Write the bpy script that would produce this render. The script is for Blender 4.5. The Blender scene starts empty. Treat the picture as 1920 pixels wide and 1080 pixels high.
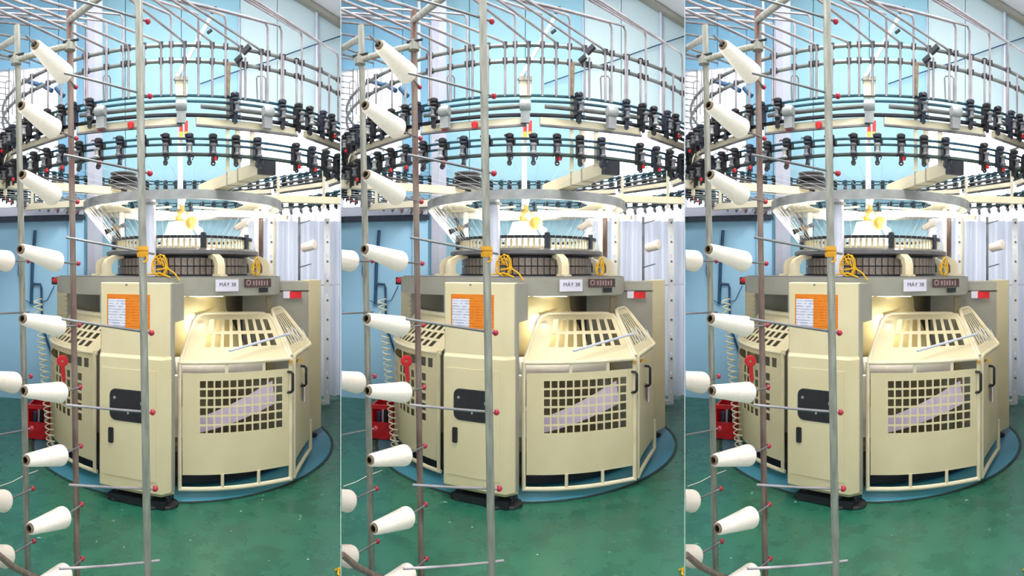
import bpy, bmesh, math, random
from mathutils import Vector, Matrix
random.seed(7)
sc = bpy.context.scene

# ---------------------------------------------------------------- camera, world, lights, exposure
EYE = 1.55            # eye height above the floor
F = 1000.0            # picture pixels per radian across, and per unit of slope up and down
HORIZON = 505.0       # picture row of the eye level
BAY = 0.645           # angle of one bay; three equal bays stand side by side around the viewer
HALF = BAY / 2
MID = 961.5           # picture column of the middle bay's centre line

cam_d = bpy.data.cameras.new('camera')
cam_d.type = 'PANO'
cam_d.panorama_type = 'CENTRAL_CYLINDRICAL'
cam_d.central_cylindrical_range_u_min = -960 / F
cam_d.central_cylindrical_range_u_max = 960 / F
cam_d.central_cylindrical_range_v_min = -(1080 - HORIZON) / F
cam_d.central_cylindrical_range_v_max = HORIZON / F
cam_d.central_cylindrical_radius = 1.0
cam_d.clip_start = 0.05
cam = bpy.data.objects.new('camera', cam_d)
cam.location = (0, 0, EYE)
cam.rotation_euler = (math.pi / 2, 0, 0)
sc.collection.objects.link(cam)
sc.camera = cam

world = bpy.data.worlds.new('world')
sc.world = world
world.use_nodes = True
world.node_tree.nodes['Background'].inputs[0].default_value = (0.97, 0.97, 1.0, 1)
world.node_tree.nodes['Background'].inputs[1].default_value = 1.25

sc.view_settings.view_transform = 'Standard'
sc.view_settings.look = 'None'
sc.view_settings.gamma = 1.0
sc.view_settings.use_curve_mapping = False
sc.view_settings.exposure = 0.58
sc.cycles.max_bounces = 5; sc.cycles.diffuse_bounces = 3; sc.cycles.glossy_bounces = 2; sc.cycles.transmission_bounces = 3

TURN = [-(MID - 960) / F - k * BAY for k in (-1, 0, 1)]      # left, middle and right bay
for a in TURN:                                               # ceiling lamps above the aisle and above each machine
    R = Matrix.Rotation(a, 4, 'Z')
    for (x, y, z, w, d, e) in ((0.0, 2.6, 4.7, 1.2, 1.8, 105), (0.1, 5.2, 5.0, 2.4, 1.2, 26)):
        L = bpy.data.lights.new('ceiling_light', 'AREA')
        L.shape = 'RECTANGLE'; L.size = w; L.size_y = d; L.energy = e; L.color = (1.0, 0.965, 0.92)
        o = bpy.data.objects.new('ceiling_light', L)
        o.matrix_world = R @ Matrix.Translation((x, y, z))
        sc.collection.objects.link(o)

# ---------------------------------------------------------------- materials
def lin(h):
    h = h.lstrip('#')
    c = [int(h[i:i + 2], 16) / 255 for i in (0, 2, 4)]
    return tuple(x / 12.92 if x <= 0.04045 else ((x + 0.055) / 1.055) ** 2.4 for x in c) + (1,)

def mat(name, col, rough=0.5, metal=0.0, col2=None, scale=6.0, amt=0.5, bump=0.0, emit=0.0, stretch=None, spec=0.5, detail=4.0):
    m = bpy.data.materials.new(name); m.use_nodes = True
    nt = m.node_tree; b = nt.nodes['Principled BSDF']
    b.inputs['Roughness'].default_value = rough
    b.inputs['Metallic'].default_value = metal
    b.inputs['Specular IOR Level'].default_value = spec
    tc = nt.nodes.new('ShaderNodeTexCoord')
    mp = nt.nodes.new('ShaderNodeMapping')
    if stretch: mp.inputs['Scale'].default_value = stretch
    nt.links.new(tc.outputs['Object'], mp.inputs['Vector'])
    ns = nt.nodes.new('ShaderNodeTexNoise')
    ns.inputs['Scale'].default_value = scale; ns.inputs['Detail'].default_value = detail
    nt.links.new(mp.outputs['Vector'], ns.inputs['Vector'])
    rp = nt.nodes.new('ShaderNodeValToRGB')
    rp.color_ramp.elements[0].position = 0.5 - 0.5 * amt * 0.6
    rp.color_ramp.elements[1].position = 0.5 + 0.5 * amt * 0.6
    c1 = lin(col)
    c2 = lin(col2) if col2 else tuple(x * 0.86 for x in c1[:3]) + (1,)
    rp.color_ramp.elements[0].color = c2; rp.color_ramp.elements[1].color = c1
    nt.links.new(ns.outputs['Fac'], rp.inputs['Fac'])
    nt.links.new(rp.outputs['Color'], b.inputs['Base Color'])
    if bump:
        bp = nt.nodes.new('ShaderNodeBump'); bp.inputs['Strength'].default_value = bump; bp.inputs['Distance'].default_value = 0.01
        nt.links.new(ns.outputs['Fac'], bp.inputs['Height']); nt.links.new(bp.outputs['Normal'], b.inputs['Normal'])
    if emit:
        nt.links.new(rp.outputs['Color'], b.inputs['Emission Color']); b.inputs['Emission Strength'].default_value = emit
    return m

M = {}
M['cream'] = mat('cream_paint', 'E8DCB6', 0.42, col2='DCCEA4', scale=3, amt=0.9)
M['cream_beam'] = mat('cream_beam', 'E4DCC2', 0.45, col2='D6CBAA', scale=5, amt=0.8)
M['cream_in'] = mat('cream_tube', 'EEE4C6', 0.4, col2='E0D4B0', scale=5)
M['grey'] = mat('grey_paint', 'A8A79C', 0.5, col2='98968A', scale=4, amt=0.8)
M['grey_rim'] = mat('grey_rim', 'A6A9A8', 0.45, metal=0.2, col2='8F9294', scale=9)
M['plate'] = mat('dark_plate', '77777A', 0.4, metal=0.3, col2='65666B', scale=8)
M['rail'] = mat('rail_grey', '6C6E6C', 0.4, metal=0.4, col2='555856', scale=8)
M['joint'] = mat('floor_joint', '26403E', 0.6, col2='1C302E', scale=6)
M['mast'] = mat('mast_paint', 'B4B7C2', 0.5, col2='A2A5B2', scale=5)
M['dark'] = mat('dark_metal', '33363C', 0.45, metal=0.4, col2='262A30', scale=10)
M['black'] = mat('black_plastic', '26262B', 0.38, col2='1A1A1F', scale=14)
M['black_navy'] = mat('black_blue_plastic', '2C3444', 0.38, col2='1E2430', scale=14)
M['brown_in'] = mat('brown_machine_inside', 'A39679', 0.6, col2='7A6F5A', scale=5, amt=0.8)
M['cam'] = mat('cam_block_metal', 'A69A90', 0.35, metal=0.35, col2='8A7E76', scale=12)
M['galv'] = mat('galvanised_steel', 'ABABA0', 0.38, metal=0.55, col2='77776E', scale=9, amt=0.9, stretch=(6, 6, 1.0))
M['rust'] = mat('rusted_steel', '93857A', 0.5, metal=0.35, col2='5E3B37', scale=5, amt=0.7, stretch=(4, 4, 0.9))
M['steel'] = mat('tube_steel', 'A8A2A6', 0.32, metal=0.55, col2='837E83', scale=7)
M['steel_dark'] = mat('tube_dark', '8C8A8C', 0.36, metal=0.55, col2='6A686C', scale=7)
M['ringtube'] = mat('ring_tube', '868A88', 0.36, metal=0.4, col2='686C6A', scale=7)
M['teal'] = mat('teal_belt', '1F5A6B', 0.5, col2='16404E', scale=20)
M['green_dark'] = mat('dark_green_rail', '3B4F4B', 0.45, col2='2C3B39', scale=12)
M['red'] = mat('red_plastic', 'E0232C', 0.35, col2='C21A26', scale=12)
M['redball'] = mat('dark_red_knob', 'B4203A', 0.3, col2='8E1A30', scale=20)
M['yarn'] = mat('cotton_yarn', 'FBF0E6', 0.9, col2='F2E6D8', scale=60, amt=0.8, bump=0.25, stretch=(1, 1, 6))
M['card'] = mat('cardboard_core', '8A7A64', 0.8, col2='6B5C48', scale=30)
M['core'] = mat('core_hole', '2E2620', 0.8, col2='201A16', scale=30)
M['core_blue'] = mat('core_hole_blue', '3A3652', 0.7, col2='2A2740', scale=30)
M['white'] = mat('white_paint', 'F3F2F0', 0.5, col2='E8E8EA', scale=3)
M['post_lilac'] = mat('pale_lilac_post', 'D6DAEC', 0.35, metal=0.2, col2='C6CBE0', scale=4)
M['column'] = mat('column_paint', 'CDCFDF', 0.6, col2='C2C4D6', scale=3)
M['wall_blue'] = mat('blue_wall_paint', 'A6D2E2', 0.55, col2='96C9DE', scale=0.9, amt=1.0)
M['wall_sky'] = mat('sky_wall_paint', '9CD2F0', 0.55, col2='8AC6EA', scale=0.9, amt=1.0)
M['wall_pale'] = mat('pale_wall_panel', 'D4E6EA', 0.55, col2='C2DCE6', scale=0.8, amt=1.0)  # paler tone for the right-hand panels and the backing
M['wall_low'] = mat('low_blue_wall', 'B4E1FC', 0.5, col2='A4D8F8', scale=0.8, amt=1.0)
M['conduit'] = mat('conduit_blue', '2F5A80', 0.5, col2='254A6C', scale=8)
M['partition'] = mat('partition_white', 'EDEFF2', 0.6, col2='E6E8EC', scale=1.2)
M['ceiling'] = mat('ceiling_sheet', 'F0F0F3', 0.6, col2='E6E6EB', scale=1.5)
M['orange'] = mat('orange_sheet', 'F08A14', 0.5, col2='E07C08', scale=6)
M['yellow'] = mat('yellow_cord', 'EDBE12', 0.6, col2='D9A008', scale=30)
M['orange_tape'] = mat('yellow_tape', 'E0A21A', 0.5, col2='C98E10', scale=14)
M['lilac'] = mat('lilac_cloth', 'DCD2F2', 0.85, col2='CFC4EA', scale=9)
M['fabric'] = mat('cream_fabric', 'F7E6B0', 0.85, col2='F0D998', scale=7)
M['fabric_white'] = mat('white_fabric', 'F8F4F2', 0.85, col2='EFE8E8', scale=10)
M['brownred'] = mat('maroon_plate', '5E4644', 0.4, col2='4C3836', scale=10)
M['plate_mark'] = mat('plate_print', 'B79A9A', 0.5, col2='A88A8C', scale=20)
M['ink'] = mat('black_ink', '3C3A52', 0.6, col2='33314A', scale=20)
M['label'] = mat('label_paper', 'E9E4F4', 0.6, col2='E2DDF0', scale=6)
M['blade'] = mat('cream_fan_blade', 'FAF3DC', 0.5, col2='F0E6C4', scale=4)
M['brass'] = mat('brass_hub', 'C9A24E', 0.4, metal=0.3, col2='A9843A', scale=9)
M['amber'] = mat('amber_lamp', 'F8A022', 0.3, col2='F09010', scale=9, emit=0.5)
M['red_lamp'] = mat('red_lamp', 'F0322A', 0.3, col2='E02820', scale=9, emit=0.4)
M['lamp'] = mat('lamp_tube', 'FFFAF0', 0.4, col2='FFF6E4', scale=3, emit=9.0)
M['lamp_soft'] = mat('work_lamp_tube', 'FFFAF0', 0.4, col2='FFF6E4', scale=3, emit=1.5)
M['window'] = mat('window_daylight', 'F4F8FF', 0.3, col2='E8F0FF', scale=1.2, amt=1.0, emit=1.1)
M['white_plastic'] = mat('coil_plastic', 'DCD8BE', 0.4, col2='C8C4A4', scale=20)
M['paint_blue'] = mat('floor_paint_blue', '4A8FB4', 0.28, col2='2A7474', scale=1.3, amt=0.9)

def print_mat(name, paper, inkc, scale, thresh):
    m = mat(name, paper, 0.6, scale=8)
    nt = m.node_tree; b = nt.nodes['Principled BSDF']
    tc = [n for n in nt.nodes if n.type == 'TEX_COORD'][0]
    src = b.inputs['Base Color'].links[0].from_socket
    wv = nt.nodes.new('ShaderNodeTexWave'); wv.bands_direction = 'Z'; wv.inputs['Scale'].default_value = scale
    wv.inputs['Distortion'].default_value = 0
    nt.links.new(tc.outputs['Object'], wv.inputs['Vector'])
    ns = nt.nodes.new('ShaderNodeTexNoise'); ns.inputs['Scale'].default_value = 38
    nt.links.new(tc.outputs['Object'], ns.inputs['Vector'])
    ad = nt.nodes.new('ShaderNodeMath'); ad.operation = 'MULTIPLY'
    nt.links.new(wv.outputs['Fac'], ad.inputs[0]); nt.links.new(ns.outputs['Fac'], ad.inputs[1])
    gt = nt.nodes.new('ShaderNodeMath'); gt.operation = 'GREATER_THAN'; gt.inputs[1].default_value = thresh
    nt.links.new(ad.outputs[0], gt.inputs[0])
    mx = nt.nodes.new('ShaderNodeMixRGB'); mx.inputs[2].default_value = lin(inkc)
    nt.links.new(gt.outputs[0], mx.inputs[0]); nt.links.new(src, mx.inputs[1]); nt.links.new(mx.outputs[0], b.inputs['Base Color'])
    return m
M['paper_print'] = print_mat('printed_paper', 'E8EAF8', 'A9AECB', 17, 0.40)
M['orange_print'] = print_mat('printed_orange', 'F08A14', 'D8690A', 17, 0.42)

def translucent(name, col, alpha):
    m = mat(name, col, 0.45, col2=None, scale=2.2, amt=1.0)
    nt = m.node_tree; b = nt.nodes['Principled BSDF']; out = nt.nodes['Material Output']
    tr = nt.nodes.new('ShaderNodeBsdfTranslucent'); tr.inputs['Color'].default_value = lin(col)
    mx = nt.nodes.new('ShaderNodeMixShader'); mx.inputs[0].default_value = alpha
    nt.links.new(b.outputs[0], mx.inputs[1]); nt.links.new(tr.outputs[0], mx.inputs[2]); nt.links.new(mx.outputs[0], out.inputs['Surface'])
    return m
M['curtain'] = translucent('milky_curtain_plastic', 'F6F8FD', 0.55)

def floor_mat():
    m = mat('green_floor_paint', '2F755F', 0.18, col2='1E5C4B', scale=1.3, amt=1.6, detail=8, spec=0.6)
    nt = m.node_tree; b = nt.nodes['Principled BSDF']
    src = b.inputs['Base Color'].links[0].from_socket
    tc = [n for n in nt.nodes if n.type == 'TEX_COORD'][0]
    n2 = nt.nodes.new('ShaderNodeTexNoise'); n2.inputs['Scale'].default_value = 7; n2.inputs['Detail'].default_value = 8
    nt.links.new(tc.outputs['Object'], n2.inputs['Vector'])
    r2 = nt.nodes.new('ShaderNodeValToRGB'); r2.color_ramp.elements[0].position = .35; r2.color_ramp.elements[1].position = .7
    r2.color_ramp.elements[0].color = (.80, .80, .80, 1); r2.color_ramp.elements[1].color = (1.12, 1.12, 1.05, 1)
    nt.links.new(n2.outputs['Fac'], r2.inputs['Fac'])
    mx = nt.nodes.new('ShaderNodeMixRGB'); mx.blend_type = 'MULTIPLY'; mx.inputs[0].default_value = 1
    nt.links.new(src, mx.inputs[1]); nt.links.new(r2.outputs[0], mx.inputs[2])
    n3 = nt.nodes.new('ShaderNodeTexNoise'); n3.inputs['Scale'].default_value = 26; n3.inputs['Detail'].default_value = 3
    nt.links.new(tc.outputs['Object'], n3.inputs['Vector'])
    r3 = nt.nodes.new('ShaderNodeValToRGB'); r3.color_ramp.elements[0].position = .735; r3.color_ramp.elements[1].position = .76
    nt.links.new(n3.outputs['Fac'], r3.inputs['Fac'])
    m3 = nt.nodes.new('ShaderNodeMixRGB'); m3.inputs[2].default_value = lin('B8D6C6')
    nt.links.new(r3.outputs[0], m3.inputs[0]); nt.links.new(mx.outputs[0], m3.inputs[1])
    nt.links.new(m3.outputs[0], b.inputs['Base Color'])
    r4 = nt.nodes.new('ShaderNodeValToRGB'); r4.color_ramp.elements[0].color = (.14, .14, .14, 1); r4.color_ramp.elements[1].color = (.42, .42, .42, 1)
    nt.links.new(n2.outputs['Fac'], r4.inputs['Fac']); nt.links.new(r4.outputs[0], b.inputs['Roughness'])
    return m
M['floor'] = floor_mat()

# ---------------------------------------------------------------- measuring and mesh helpers (bay frame: viewer at the origin, bay centre along +Y)
def at(px, py, rho):
    th = (px - MID) / F
    return Vector((rho * math.sin(th), rho * math.cos(th), EYE + (HORIZON - py) / F * rho))
def atz(px, rho, z):
    th = (px - MID) / F
    return Vector((rho * math.sin(th), rho * math.cos(th), z))
def on_plane(px, py, p0, n):
    d = at(px, py, 1.0) - Vector((0, 0, EYE))
    o = Vector((0, 0, EYE))
    return o + d * ((p0 - o).dot(n) / d.dot(n))
C = atz(987, 4.9, 0)                       # the machine's axis
def pol(deg, r, z):
    a = math.radians(deg)
    return Vector((C.x + r * math.cos(a), C.y + r * math.sin(a), z))
TC = (987 - MID) / F
def ring_deg(px, r):                       # angle around the axis of the near point of a circle seen in column px
    th = (px - MID) / F
    rel = th - TC
    D = 4.9
    s = D * math.sin(rel)
    q = max(r * r - s * s, 0)
    rho = D * math.cos(rel) - math.sqrt(q)
    p = atz(px, rho, 0)
    return math.degrees(math.atan2(p.y - C.y, p.x - C.x)), rho

class MB:
    def __init__(s): s.v = []; s.f = []
    def add(s, vs, fs):
        b = len(s.v); s.v += [Vector(x) for x in vs]; s.f += [tuple(b + i for i in f) for f in fs]; return s
    def hexa(s, p):                        # 8 points: bottom loop, top loop
        return s.add(p, [(3, 2, 1, 0), (4, 5, 6, 7), (0, 1, 5, 4), (1, 2, 6, 5), (2, 3, 7, 6), (3, 0, 4, 7)])
    def box(s, c, hx, hy, hz, ax=None):
        c = Vector(c); ax = ax or (Vector((1, 0, 0)), Vector((0, 1, 0)), Vector((0, 0, 1)))
        X, Y, Z = ax[0] * hx, ax[1] * hy, ax[2] * hz
        return s.hexa([c - X - Y - Z, c + X - Y - Z, c + X + Y - Z, c - X + Y - Z, c - X - Y + Z, c + X - Y + Z, c + X + Y + Z, c - X + Y + Z])
    def beam(s, a, b, w, h):               # rectangular bar from a to b, w across, h high
        a = Vector(a); b = Vector(b); d = (b - a).normalized()
        up = Vector((0, 0, 1)) if abs(d.z) < 0.95 else Vector((0, 1, 0))
        x = d.cross(up).normalized(); u = x.cross(d)
        return s.box((a + b) / 2, (b - a).length / 2, w / 2, h / 2, (d, x, u))
    def prism(s, poly, off):
        n = len(poly); poly = [Vector(p) for p in poly]; off = Vector(off)
        vs = poly + [p + off for p in poly]
        fs = [tuple(range(n - 1, -1, -1)), tuple(range(n, 2 * n))] + [(i, (i + 1) % n, n + (i + 1) % n, n + i) for i in range(n)]
        return s.add(vs, fs)
    def tube(s, pts, r, n=8, closed=False, cap=True):
        pts = [Vector(p) for p in pts]; m = len(pts); rings = []
        rs = r if isinstance(r, (list, tuple)) else [r] * m
        prev = None
        for i, p in enumerate(pts):
            if closed: t = pts[(i + 1) % m] - pts[i - 1]
            else: t = pts[min(i + 1, m - 1)] - pts[max(i - 1, 0)]
            t.normalize()
            if prev is None:
                u = Vector((0, 0, 1)) if abs(t.z) < 0.9 else Vector((1, 0, 0))
            else: u = prev
            u = (u - t * u.dot(t)).normalized(); prev = u
            w = t.cross(u)
            rings.append([p + (u * math.cos(2 * math.pi * k / n) + w * math.sin(2 * math.pi * k / n)) * rs[i] for k in range(n)])
        vs = [q for rg in rings for q in rg]; fs = []
        for i in range(m if closed else m - 1):
            j = (i + 1) % m
            for k in range(n):
                k2 = (k + 1) % n
                fs.append((i * n + k, i * n + k2, j * n + k2, j * n + k))
        if cap and not closed:
            fs += [tuple(range(n - 1, -1, -1)), tuple((m - 1) * n + k for k in range(n))]
        return s.add(vs, fs)
    def lathe(s, prof, base, axis=(0, 0, 1), n=20, a0=0.0, a1=360.0, xref=None):
        ax = Vector(axis).normalized(); base = Vector(base)
        u = Vector(xref) if xref else (Vector((1, 0, 0)) if abs(ax.x) < 0.9 else Vector((0, 1, 0)))
        u = (u - ax * u.dot(ax)).normalized(); w = ax.cross(u)
        full = abs(a1 - a0) >= 359.99
        cols = n if full else n + 1
        vs = []; fs = []
        m = len(prof)
        for k in range(cols):
            a = math.radians(a0 + (a1 - a0) * k / n)
            d = u * math.cos(a) + w * math.sin(a)
            for (r, h) in prof: vs.append(base + ax * h + d * r)
        for k in range(n):
            k2 = (k + 1) % cols
            for i in range(m - 1):
                if prof[i][0] == 0 and prof[i + 1][0] == 0: continue
                fs.append((k * m + i, k2 * m + i, k2 * m + i + 1, k * m + i + 1))
        if not full:
            fs += [tuple(range(m)), tuple((cols - 1) * m + i for i in range(m - 1, -1, -1))]
        return s.add(vs, fs)
    def sheet(s, fn, us, vs_, solid, th):
        nu, nv = len(us), len(vs_)
        idx = {}
        def P(i, j, k):
            key = (i, j, k)
            if key not in idx:
                idx[key] = len(s.v); s.v.append(fn(us[i], vs_[j], th * k))
            return idx[key]
        ok = lambda i, j: 0 <= i < nu - 1 and 0 <= j < nv - 1 and solid(i, j)
        for i in range(nu - 1):
            for j in range(nv - 1):
                if not ok(i, j): continue
                s.f.append((P(i, j, 0), P(i + 1, j, 0), P(i + 1, j + 1, 0), P(i, j + 1, 0)))
                s.f.append((P(i, j, 1), P(i, j + 1, 1), P(i + 1, j + 1, 1), P(i + 1, j, 1)))
                if not ok(i, j - 1): s.f.append((P(i, j, 0), P(i, j, 1), P(i + 1, j, 1), P(i + 1, j, 0)))
                if not ok(i, j + 1): s.f.append((P(i, j + 1, 0), P(i + 1, j + 1, 0), P(i + 1, j + 1, 1), P(i, j + 1, 1)))
                if not ok(i - 1, j): s.f.append((P(i, j, 0), P(i, j + 1, 0), P(i, j + 1, 1), P(i, j, 1)))
                if not ok(i + 1, j): s.f.append((P(i + 1, j, 0), P(i + 1, j, 1), P(i + 1, j + 1, 1), P(i + 1, j + 1, 0)))
        return s

GAP = 0.004
NR = Vector((math.cos(HALF), -math.sin(HALF), 0))          # outward normals of the two planes that bound a bay
NL = Vector((-math.cos(HALF), -math.sin(HALF), 0))
def clip_bm(bm):
    for n in (NR, NL):
        if any(v.co.dot(n) > -GAP for v in bm.verts):
            g = bm.verts[:] + bm.edges[:] + bm.faces[:]
            r = bmesh.ops.bisect_plane(bm, geom=g, dist=1e-6, plane_co=n * -GAP, plane_no=n, clear_outer=True)
            e = [x for x in r['geom_cut'] if isinstance(x, bmesh.types.BMEdge)]
            if e:
                try: bmesh.ops.holes_fill(bm, edges=e, sides=0)
                except Exception: pass
    return bm
def outside(pts):
    return any(p.dot(NR) > -GAP or p.dot(NL) > -GAP for p in pts)

W = {}                                     # bay-frame matrix of every object built
ROOTS = []
def mesh_from(v, f, name, material, clip=True, sharp=38):
    bm = bmesh.new()
    vv = [bm.verts.new(p) for p in v]
    for q in f:
        try: bm.faces.new([vv[i] for i in q])
        except ValueError: pass
    if clip and outside(v): clip_bm(bm)
    bmesh.ops.recalc_face_normals(bm, faces=bm.faces[:])
    if not bm.faces: bm.free(); return None
    me = bpy.data.meshes.new(name); bm.to_mesh(me); bm.free()
    me.polygons.foreach_set('use_smooth', [True] * len(me.polygons))
    me.set_sharp_from_angle(angle=math.radians(sharp))
    me.materials.append(material)
    return me
def tag(o, label=None, cat=None, group=None, kind=None):
    if label: o['label'] = label
    if cat: o['category'] = cat
    if group: o['group'] = group
    if kind: o['kind'] = kind
def thing(name, loc, label, cat, group=None, kind=None):
    o = bpy.data.objects.new(name, None); o.empty_display_size = 0.1
    sc.collection.objects.link(o)
    W[o] = Matrix.Translation(loc); ROOTS.append(o); tag(o, label, cat, group, kind)
    return o
def emit(mb, name, m, parent=None, label=None, cat=None, group=None, kind=None, clip=True, sharp=38):
    """one mesh object from shapes given in the bay frame"""
    me = mesh_from(mb.v, mb.f, name, M[m], clip, sharp)
    if me is None: return None
    if parent is not None:
        w = W[parent]
    else:
        co = [v.co for v in me.vertices]
        lo = [min(c[i] for c in co) for i in range(3)]; hi = [max(c[i] for c in co) for i in range(3)]
        w = Matrix.Translation(((lo[0] + hi[0]) / 2, (lo[1] + hi[1]) / 2, lo[2]))
    me.transform(w.inverted())
    o = bpy.data.objects.new(name, me); sc.collection.objects.link(o)
    W[o] = w
    if parent is not None: o.parent = parent
    else: ROOTS.append(o)
    tag(o, label, cat, group, kind)
    return o
SHARED = {}
def shared(key, mb, m):
    me = mesh_from(mb.v, mb.f, key, M[m], clip=False); SHARED[key] = me; return me
def place(key, name, parent, mw, label=None):
    """a copy of a shared mesh, placed by a bay-frame matrix; cut where the bay ends"""
    me = SHARED[key]
    pts = [mw @ v.co for v in me.vertices]
    if outside(pts):
        c = sum(pts, Vector()) / len(pts)
        if outside([c]): return None
        bm = bmesh.new(); bm.from_mesh(me); bm.transform(mw); clip_bm(bm); bm.transform(mw.inverted())
        m2 = bpy.data.meshes.new(key); bm.to_mesh(m2); bm.free(); m2.materials.append(me.materials[0]); me = m2
        me.polygons.foreach_set('use_smooth', [True] * len(me.polygons)); me.set_sharp_from_angle(angle=math.radians(38))
    o = bpy.data.objects.new(name, me); sc.collection.objects.link(o)
    W[o] = mw
    if parent is not None:
        o.parent = parent; o.matrix_parent_inverse.identity(); o.matrix_basis = W[parent].inverted() @ mw
    else: ROOTS.append(o)
    if label: o['label'] = label
    return o
def frame(origin, xdir, zdir=(0, 0, 1)):
    x = Vector(xdir).normalized(); z = Vector(zdir); z = (z - x * z.dot(x)).normalized(); y = z.cross(x)
    m = Matrix((x, y, z)).transposed().to_4x4(); m.translation = Vector(origin); return m
def line(a, b, n):
    return [Vector(a).lerp(Vector(b), i / n) for i in range(n + 1)]
def arcpts(r, z, d0, d1, n):
    return [pol(d0 + (d1 - d0) * i / n, r, z) for i in range(n + 1)]
def text_mesh(s, size, material):
    cu = bpy.data.curves.new('lettering', 'FONT'); cu.body = s; cu.size = size; cu.align_x = 'CENTER'; cu.align_y = 'CENTER'; cu.extrude = 0.0008
    o = bpy.data.objects.new('lettering_tmp', cu); sc.collection.objects.link(o)
    dg = bpy.context.evaluated_depsgraph_get(); dg.update()
    me = bpy.data.meshes.new_from_object(o.evaluated_get(dg)); me.name = 'lettering'
    bpy.data.objects.remove(o); bpy.data.curves.remove(cu)
    me.materials.clear(); me.materials.append(material)
    return me

# ================================================================ the building, bay frame
BACK = 6.66
RA = BACK * math.tan(HALF)
def wallx(px): return BACK * math.tan((px - MID) / F)
def wallz(py, px): return EYE + (HORIZON - py) / F * BACK / math.cos((px - MID) / F)

# back wall: a backing with cladding panels, two bright windows let into it
wb = thing('wall_back', (0, BACK, 0), None, None, kind='structure')
WL0, WL1, WLb, WLt = -RA + 0.02, wallx(752), 2.30, 4.15
WR0, WR1, WRb, WRt = wallx(1098), RA - 0.02, 0.25, 3.42  # right window carried down unseen behind the curtain, added to make it glow
edges = [-RA - 0.02, wallx(700), WL1 + 0.02, wallx(805), wallx(880), wallx(985), WR0 - 0.02, wallx(1165), wallx(1240), RA + 0.02]
mats = ['wall_sky', 'wall_sky', 'wall_sky', 'wall_blue', 'wall_blue', 'wall_blue', 'wall_pale', 'wall_pale', 'wall_pale']
for i in range(len(edges) - 1):
    a, b = edges[i] + 0.004, edges[i + 1] - 0.004
    xm = (a + b) / 2
    spans = [(0.0, 7.2)]
    if WL0 < xm < WL1: spans = [(0, WLb), (WLt, 7.2)]
    if WR0 < xm < WR1: spans = [(0, WRb), (WRt, 7.2)]
    for z0, z1 in spans:
        emit(MB().box((xm, BACK + 0.03, (z0 + z1) / 2), (b - a) / 2, 0.03, (z1 - z0) / 2), 'panel', mats[i], wb)
emit(MB().box((0, BACK + 0.20, 3.6), RA + 0.1, 0.05, 3.6), 'backing', 'wall_pale', wb, clip=False)
for n, (x0, x1, z0, z1, nx, nz) in enumerate(((WL0, WL1, WLb, WLt, 3, 3), (WR0, WR1, WRb, WRt, 4, 4))):
    w = thing('window_%d' % (n + 1), ((x0 + x1) / 2, BACK, z0), None, None, kind='structure')
    for i in range(nx):
        for j in range(nz):
            a = x0 + (x1 - x0) * i / nx + 0.015; b = x0 + (x1 - x0) * (i + 1) / nx - 0.015
            c = z0 + (z1 - z0) * j / nz + 0.015; d = z0 + (z1 - z0) * (j + 1) / nz - 0.015
            emit(MB().box(((a + b) / 2, BACK + 0.06, (c + d) / 2), (b - a) / 2, 0.004, (d - c) / 2), 'pane', 'window', w)
    fr = MB()
    for i in range(nx + 1): fr.box((x0 + (x1 - x0) * i / nx, BACK + 0.04, (z0 + z1) / 2), 0.016, 0.035, (z1 - z0) / 2)
    for j in range(nz + 1): fr.box(((x0 + x1) / 2, BACK + 0.04, z0 + (z1 - z0) * j / nz), (x1 - x0) / 2, 0.033, 0.016)
    emit(fr, 'window_frame', 'white', w)
# thin pipes and cables on the back wall
for i, (a, b, r) in enumerate((((1093, 20), (1093, 180), 0.010), ((1238, 10), (1238, 225), 0.022))):
    emit(MB().tube([Vector((wallx(a[0]), BACK - 0.03, wallz(a[1], a[0]))), Vector((wallx(b[0]), BACK - 0.03, wallz(b[1], b[0])))], r), 'pipe', 'post_lilac', wb)
emit(MB().tube([Vector((wallx(1020), BACK - 0.05, wallz(160, 1020))), Vector((wallx(1150), BACK - 0.05, wallz(117, 1150))), Vector((wallx(1283), BACK - 0.05, wallz(70, 1283)))], 0.008), 'cable', 'conduit', wb)

# lower blue wall standing out on the left, with its capping rail and conduits
LW = 6.15
def lwx(px): return LW * math.tan((px - MID) / F)
wl = thing('wall_left', (-1.5, LW, 0), None, None, kind='structure')
emit(MB().box(((-2.2 + lwx(803)) / 2, LW + 0.06, 1.06), (lwx(803) + 2.2) / 2, 0.06, 1.06), 'wall_face', 'wall_low', wl)
emit(MB().box((lwx(790), LW - 0.02, 1.06), 0.09, 0.05, 1.06), 'pilaster', 'wall_low', wl)
emit(MB().box(((-2.2 + lwx(803)) / 2, LW - 0.01, 2.145), (lwx(803) + 2.2) / 2, 0.10, 0.030), 'capping_rail', 'black_navy', wl)
emit(MB().box(((-2.2 + lwx(803)) / 2, LW + 0.0, 2.24), (lwx(803) + 2.2) / 2, 0.06, 0.055), 'cable_cover', 'column', wl)
# square column up to the roof
col = thing('column', atz(838, 6.1, 0), None, None, kind='structure')
p0, p1, p2 = atz(809, 6.02, 0), atz(823, 5.95, 0), atz(837, 6.12, 0)
p3 = p0 + (p2 - p1)
emit(MB().tube([atz(786, 6.3, 2.3), atz(786, 6.3, 6.3)], .018, 10), 'down_pipe', 'white', wb)
emit(MB().prism([p0, p1, p2, p3], (0, 0, 6.9)), 'column_shaft', 'column', col)
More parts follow.
